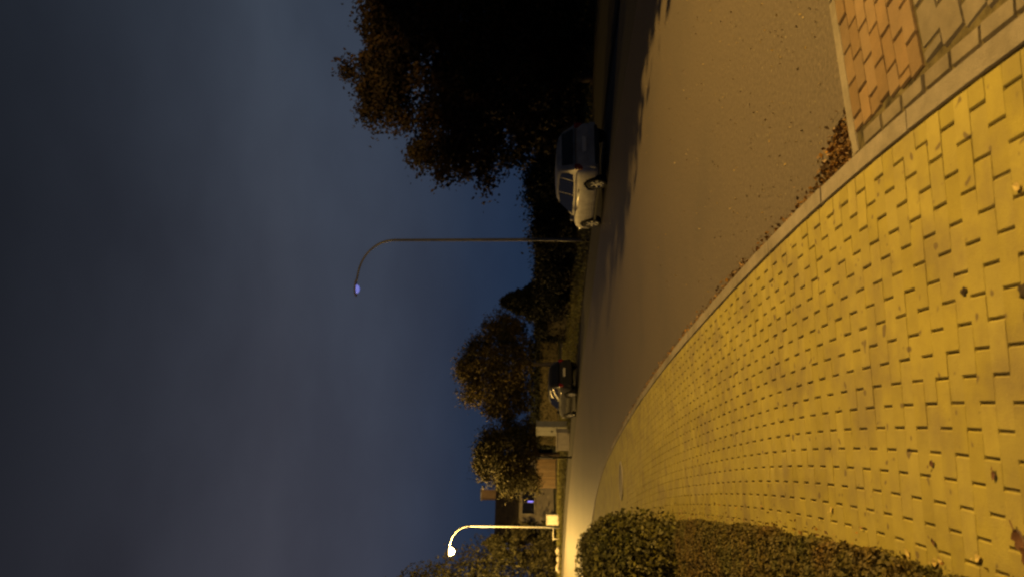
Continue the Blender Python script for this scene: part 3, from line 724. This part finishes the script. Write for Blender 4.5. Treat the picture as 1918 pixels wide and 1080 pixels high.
street_lamp((x2, D, terrain(D)), 9.0, 1.9, math.radians(182), True, 'burning street lamp in front of the huge conifer', LAMP_POWER_FAR)
street_lamp((-29.5, 53.5, terrain(53.5)), 9.6, 2.0, math.radians(235), True, 'burning street lamp along the road past the huge conifer', LAMP_POWER_FAR * 1.5)
street_lamp((10.6, 3.4, 0.0), 10.0, 2.0, math.radians(180), True, 'near street lamp beside the paved crossing lighting the yellow pavement', LAMP_POWER_NEAR)

# ------------------------------------------------------------------ cars
def car(loc, rz, paint, label):
    root = empty('parked_car', loc, rz); root.scale = (0.94, 0.94, 0.94); tag(root, label, 'car', None)
    S = [(-2.06, .66, .36, .72), (-2.02, .76, .30, .90), (-1.9, .83, .25, .965), (-1.6, .86, .22, .955), (-1.28, .875, .21, .945), (-.8, .88, .20, .935), (0, .88, .20, .92), (.6, .88, .20, .92), (1.0, .875, .20, .935),
         (1.3, .865, .21, .90), (1.6, .845, .22, .855), (1.85, .78, .24, .77), (2.0, .68, .28, .66), (2.07, .56, .34, .55)]
    def sect(w, zb, zt):
        h = zt - zb
        return [(0, zb), (.80 * w, zb), (.95 * w, zb + .06), (1.0 * w, zb + .28 * h), (1.005 * w, zb + .55 * h), (.985 * w, zb + .80 * h), (.955 * w, zt - .05 * h), (.90 * w, zt), (.5 * w, zt + .018), (0, zt + .024)]
    v, f = [], []; m = 18
    for x, w, zb, zt in S:
        h = sect(w, zb, zt); ring = h + [(-y, z) for y, z in reversed(h[1:-1])]
        v += [(x, y, z) for y, z in ring]
    for i in range(len(S) - 1):
        for k in range(m): f.append((i * m + k, i * m + (k + 1) % m, (i + 1) * m + (k + 1) % m, (i + 1) * m + k))
    f.append(tuple(reversed(range(m)))); f.append(tuple((len(S) - 1) * m + k for k in range(m)))
    body = pydata('body', v, f, paint, root, True)
    sub = body.modifiers.new('sub', 'SUBSURF'); sub.levels = 2; sub.render_levels = 2
    cut = []
    for x in (-1.28, 1.30):
        for s in (-1, 1):
            bm = bmesh.new(); bmesh.ops.create_cone(bm, cap_ends=True, segments=32, radius1=.365, radius2=.365, depth=.5, matrix=Matrix.Translation((x, s * .86, .31)) @ Matrix.Rotation(math.pi / 2, 4, 'X'))
            c = from_bm('cutter', bm, M['trim'], root); cut.append(c)
            b = body.modifiers.new('arch', 'BOOLEAN'); b.operation = 'DIFFERENCE'; b.object = c; b.solver = 'EXACT'
    bpy.context.view_layer.update()
    me = bpy.data.meshes.new_from_object(body.evaluated_get(bpy.context.evaluated_depsgraph_get()))
    body.modifiers.clear(); body.data = me; me.materials.clear(); me.materials.append(paint)
    for p in me.polygons: p.material_index = 0
    for c in cut: bpy.data.objects.remove(c)
    # greenhouse
    G = [(-2.0, .95), (-1.9, 1.10), (-1.74, 1.36), (-1.6, 1.44), (-1.2, 1.49), (-.3, 1.51), (.1, 1.49), (.32, 1.41), (.62, 1.20), (1.0, .935)]
    def wall_y(z, zr): return .785 + (.62 - .785) * max(0, min(1, (z - .92) / .5))
    v, f = [], []
    for x, zr in G:
        h = [(.79, .90), (wall_y(.92 + .5 * (zr - .92), zr), .92 + .5 * (zr - .92)), (wall_y(zr - .07, zr), zr - .07 if zr > 1.0 else zr - .01), (wall_y(zr, zr) - .07, zr - .012), (.3, zr + .012), (0, zr + .018)]
        ring = h + [(-y, z) for y, z in reversed(h[:-1])]; v += [(x, y, z) for y, z in ring]
    m = 11
    for i in range(len(G) - 1):
        for k in range(m - 1): f.append((i * m + k, i * m + k + 1, (i + 1) * m + k + 1, (i + 1) * m + k))
    f.append(tuple(range(m))); f.append(tuple((len(G) - 1) * m + k for k in reversed(range(m))))
    pydata('roof', v, f, paint, root, True)
    def pane(name, poly, side):
        v = [(x, side * (wall_y(z, 0) + .012), z) for x, z in poly]; return pydata(name, v, [tuple(range(len(v)))], M['glass'], root)
    for s in (-1, 1):
        pane('side_window', [(-.38, .97), (.78, .97), (.62, 1.12), (.28, 1.36), (-.38, 1.43)], s)
        pane('side_window', [(-.46, .97), (-.46, 1.43), (-1.22, 1.41), (-1.22, .99)], s)
        pane('quarter_window', [(-1.30, 1.0), (-1.30, 1.40), (-1.52, 1.36), (-1.66, 1.16), (-1.60, 1.02)], s)
        for x in (.30, -.80):
            box('door_handle', (x, s * .888, .84), (.16, .03, .028), paint, root, bevel=.008)
        mr = box('door_mirror', (.72, s * .96, .98), (.10, .17, .12), paint, root, bevel=.03)
        box('tail_lamp', (-1.965, s * .70, .86), (.13, .17, .24), M['red'], root, bevel=.035)
        box('headlamp', (1.90, s * .60, .66), (.20, .26, .12), M['clear'], root, bevel=.04)
        box('sill_trim', (0, s * .865, .235), (2.0, .05, .07), M['trim'], root, bevel=.015)
    pydata('rear_window', [(-1.965, -.60, 1.03), (-1.965, .60, 1.03), (-1.775, .53, 1.345), (-1.775, -.53, 1.345)], [(0, 1, 2, 3)], M['glass'], root)
    pydata('windscreen', [(.985, -.66, .962), (.985, .66, .962), (.385, .55, 1.40), (.385, -.55, 1.40)], [(0, 1, 2, 3)], M['glass'], root)
    box('rear_bumper', (-2.03, 0, .46), (.14, 1.52, .20), paint, root, bevel=.05)
    box('bumper_trim', (-2.055, 0, .36), (.12, 1.30, .09), M['trim'], root, bevel=.03)
    box('number_plate', (-2.095, 0, .70), (.02, .50, .11), M['plate'], root, bevel=.004)
    box('front_grille', (2.04, 0, .42), (.08, .90, .14), M['trim'], root, bevel=.02)
    box('rear_wiper', (-1.99, .12, 1.05), (.02, .34, .015), M['trim'], root)
    for x in (-1.28, 1.30):
        for s in (-1, 1):
            w = empty('wheel', (x, s * .79, .31)); w.parent = root
            vv, ff = [], []
            pr = [(.20, -.09), (.27, -.10), (.305, -.075), (.31, 0), (.305, .075), (.27, .10), (.20, .09)]
            for k in range(28):
                a = 2 * math.pi * k / 28
                for r, yy in pr: vv.append((math.cos(a) * r, yy, math.sin(a) * r))
            for k in range(28):
                for q in range(6): ff.append((k * 7 + q, k * 7 + q + 1, ((k + 1) % 28) * 7 + q + 1, ((k + 1) % 28) * 7 + q))
            pydata('tyre', vv, ff, M['rubber'], w, True)
            bm = bmesh.new()
            bmesh.ops.create_cone(bm, cap_ends=True, segments=20, radius1=.06, radius2=.05, depth=.05, matrix=Matrix.Translation((0, s * .075, 0)) @ Matrix.Rotation(math.pi / 2, 4, 'X'))
            for k in range(6):
                a = math.pi / 3 * k
                r = bmesh.ops.create_cube(bm, size=1.0); bmesh.ops.transform(bm, verts=r['verts'], matrix=Matrix.Rotation(a, 4, 'Y') @ Matrix.Translation((.12, s * .07, 0)) @ Matrix.Diagonal((.19, .03, .055, 1)))
            for k in range(28):
                a, b = 2 * math.pi * k / 28, 2 * math.pi * (k + 1) / 28
                q = [bm.verts.new((math.cos(t) * r, s * y, math.sin(t) * r)) for t, r, y in ((a, .215, .092), (b, .215, .092), (b, .185, .075), (a, .185, .075))]; bm.faces.new(q)
            from_bm('rim', bm, M['rim'], w)
    return root
def park(i_y, off, drz=0.0):
    j = int(np.argmin(np.abs(EP[:, 1] - i_y) + (EP[:, 0] < -30) * 99)); p = EP[j] - EN[j] * off
    return (float(p[0]), float(p[1]), terrain(float(p[1])) - 0.004), math.atan2(ET[j][1], ET[j][0]) + drz
loc, rz = park(21.9, 0.82, 0.03); car(loc, rz, M['silver'], 'silver hatchback parked under the overhanging dark broadleaf tree')
loc, rz = park(37.2, 1.15); car(loc, rz, M['navy'], 'dark hatchback parked in front of the pale cabinet')

# ------------------------------------------------------------------ things on the far verge
D = 45.5; x, _ = at_depth(1000, 811, D); g = terrain(D)
cb = empty('utility_cabinet', (x + 0.1, D + 1.2, g), math.radians(-48)); tag(cb, 'tall pale utility cabinet behind the low concrete wall', 'cabinet')
box('body', (0, 0, 1.0), (1.05, 0.4, 1.9), M['cabinet'], cb, bevel=0.02); box('plinth', (0, 0, 0.02), (1.1, 0.45, 0.14), M['concrete'], cb, bevel=0.01)
box('cap', (0, 0, 1.985), (1.15, 0.5, 0.06), M['cabinet'], cb, bevel=0.012)
for s in (-1, 1):
    d = box('door', (s * 0.262, -0.208, 1.0), (0.50, 0.02, 1.76), M['cabinet'], cb, bevel=0.006); box('handle', (s * 0.06, -0.225, 1.05), (0.025, 0.03, 0.14), M['trim'], d)
lw = empty('low_wall', (x - 0.35, D - 0.1, g), math.radians(-40)); tag(lw, 'low pale concrete wall in front of the utility cabinet', 'wall')
for k in range(3): box('block', (-0.58 + 0.585 * k, 0, 0.36), (0.575, 0.3, 0.72), M['concrete'], lw, bevel=0.012)
box('coping', (0, 0, 0.765), (1.80, 0.38, 0.08), M['concrete'], lw, bevel=0.012)
D = 42.5; x, _ = at_depth(1000, 855, D); g = terrain(D)
bo = empty('dark_post', (x, D, g)); tag(bo, 'thin black metal post near the end of the low wall', 'post')
tube('shaft', [(0, 0, -0.1), (0, 0, 2.0)], [0.055, 0.05], M['trim'], bo, 10); tube('cap', [(0, 0, 1.99), (0, 0, 2.03), (0, 0, 2.06)], [0.06, 0.06, 0.02], M['trim'], bo, 10)

D = 63.0; x, _ = at_depth(1000, 971, D); g = terrain(D)
wb = empty('meter_box', (x, D, g)); tag(wb, 'white meter box at the foot of the burning lamp post', 'box')
box('body', (0, 0, 0.55), (0.85, 0.4, 0.95), M['white'], wb, bevel=0.02); box('plinth', (0, 0, 0.03), (0.9, 0.45, 0.14), M['concrete'], wb, bevel=0.01); box('lid', (0, 0, 1.055), (0.92, 0.47, 0.07), M['white'], wb, bevel=0.015)
box('door', (0, -0.208, 0.55), (0.72, 0.02, 0.78), M['white'], wb, bevel=0.005)
x, _ = at_depth(1000, 996, D - 2.5)
rl = empty('guard_rail', (x, D - 2.5, terrain(D - 2.5))); tag(rl, 'short pale guard rail beside the burning lamp post', 'rail')
for s in (-1, 1): tube('post', [(s * 0.5, 0, -0.1), (s * 0.5, 0, 0.62)], [0.035, 0.035], M['white'], rl, 8)
tube('bar', [(-0.62, 0, 0.58), (0.62, 0, 0.58)], [0.04, 0.04], M['white'], rl, 8)
for px, py, s, lb in ((1052, 1030, .34, 'pale rounded stone at the road edge right of the huge conifer'), (1052, 1046, .28, 'smaller pale stone beside the rounded one under the conifer'), (1053, 1062, .36, 'pale broken stone farthest from the lamp under the huge conifer')):
    d = 59.5; x, _ = at_depth(px, py, d); bm = bmesh.new(); bmesh.ops.create_icosphere(bm, subdivisions=2, radius=s)
    for v in bm.verts: v.co *= random.uniform(.85, 1.12); v.co.z *= .75
    o = from_bm('boulder', bm, M['concrete']); o.location = (x, d, terrain(d) + s * .5); tag(o, lb, 'stone')

# wooden fence behind the golden tree
d = 72.0; xa, _ = at_depth(1000, 860, d); xb, _ = at_depth(1000, 912, d); g = terrain(d)
fe = empty('wooden_fence', ((xa + xb) / 2, d, g)); tag(fe, 'brown board fence between golden tree and house', 'fence')
w0 = xa - xb; nb = 18
for k in range(nb): box('board', (-w0 / 2 + (k + .5) * w0 / nb, 0, 0.98 + random.uniform(-.02, .02)), (w0 / nb - 0.012, 0.025, 1.8), M['wood'], fe)
for k in range(5): box('post', (-w0 / 2 + k * w0 / 4, 0.07, 0.98), (0.11, 0.11, 2.0), M['wood'], fe, bevel=.01)
for z in (.4, 1.6): box('rail', (0, 0.04, z), (w0, 0.05, 0.09), M['wood'], fe)

# house with dark tiled roof
D = 84.0; g = terrain(D); x, _ = at_depth(1000, 948, D)
ho = empty('house', (x, D + 3, g), math.radians(33)); tag(ho, 'pale rendered house with dark tiled roof and glowing window', 'house')
hw, hd_, eh, rh = 4.0, 3.9, 4.3, 2.35
wv = [(-hw, -hd_, -.3), (hw, -hd_, -.3), (hw, hd_, -.3), (-hw, hd_, -.3), (-hw, -hd_, eh), (hw, -hd_, eh), (hw, hd_, eh), (-hw, hd_, eh), (-hw, 0, eh + rh - .12), (hw, 0, eh + rh - .12)]
pydata('wall', wv, [(0, 1, 5, 4), (1, 2, 6, 9, 5), (2, 3, 7, 6), (3, 0, 4, 8, 7)], M['wall'], ho)
ov = .45; rv = [(-hw - ov, -hd_ - ov, eh - .28), (hw + ov, -hd_ - ov, eh - .28), (hw + ov, 0, eh + rh), (-hw - ov, 0, eh + rh), (-hw - ov, hd_ + ov, eh - .28), (hw + ov, hd_ + ov, eh - .28)]
rv += [(a, b, c - .16) for a, b, c in rv]
rf = pydata('roof', rv, [(0, 1, 2, 3), (3, 2, 5, 4), (7, 6, 9, 8), (8, 9, 10, 11), (0, 6, 7, 1), (4, 5, 11, 10), (0, 3, 9, 6), (3, 4, 10, 9), (1, 7, 8, 2), (2, 8, 11, 5)], M['tile'], ho)
TV, TF = [], []
for side in (-1, 1):
    n = 15
    for r in range(n):
        t0, t1 = r / n, (r + 1.12) / n
        for k in range(22):
            xa_, xb_ = -hw - ov + k * (2 * hw + 2 * ov) / 22 + .01, -hw - ov + (k + 1) * (2 * hw + 2 * ov) / 22 - .01
            def rp_(t, dz): return (side * (hd_ + ov) * (1 - min(1, t)), eh - .28 + min(1, t) * (rh + .28) + dz)
            ya, za = rp_(t0, .05); yb, zb_ = rp_(t1, .02); b = len(TV)
            TV += [(xa_, ya, za), (xb_, ya, za), (xb_, yb, zb_), (xa_, yb, zb_)]; TF.append((b, b + 1, b + 2, b + 3))
tag(pydata('roof_tile_field', TV, TF, M['tile'], rf), kind='stuff')
ch = box('chimney', (.6, .5, eh + rh + .55), (1.0, .8, 2.3), M['chimney'], rf, bevel=.02)
box('chimney_cap', (.6, .5, eh + rh + 1.74), (1.16, .96, .14), M['concrete'], ch, bevel=.02)
def window(xc, zc, w, h, glow=False):
    fr = box('window', (xc, -hd_ - .03, zc), (w + .16, .08, h + .16), M['frame'], ho, bevel=.01)
    box('pane', (xc - w / 4, -hd_ - .075, zc), (w / 2 - .04, .02, h), M['glass'], fr); box('pane', (xc + w / 4, -hd_ - .075, zc), (w / 2 - .04, .02, h), M['glass'], fr)
    box('sill', (xc, -hd_ - .12, zc - h / 2 - .11), (w + .3, .2, .06), M['concrete'], fr)
    if glow: box('screen_reflection', (xc + .1, -hd_ - .089, zc - .25), (.16, .006, .62), M['tv'], fr)
window(-1.6, 2.75, 2.5, 1.3, True); window(2.0, 2.75, 1.4, 1.3)
box('door', (2.9, -hd_ - .03, 1.0), (.95, .08, 2.05), M['trim'], ho, bevel=.01)
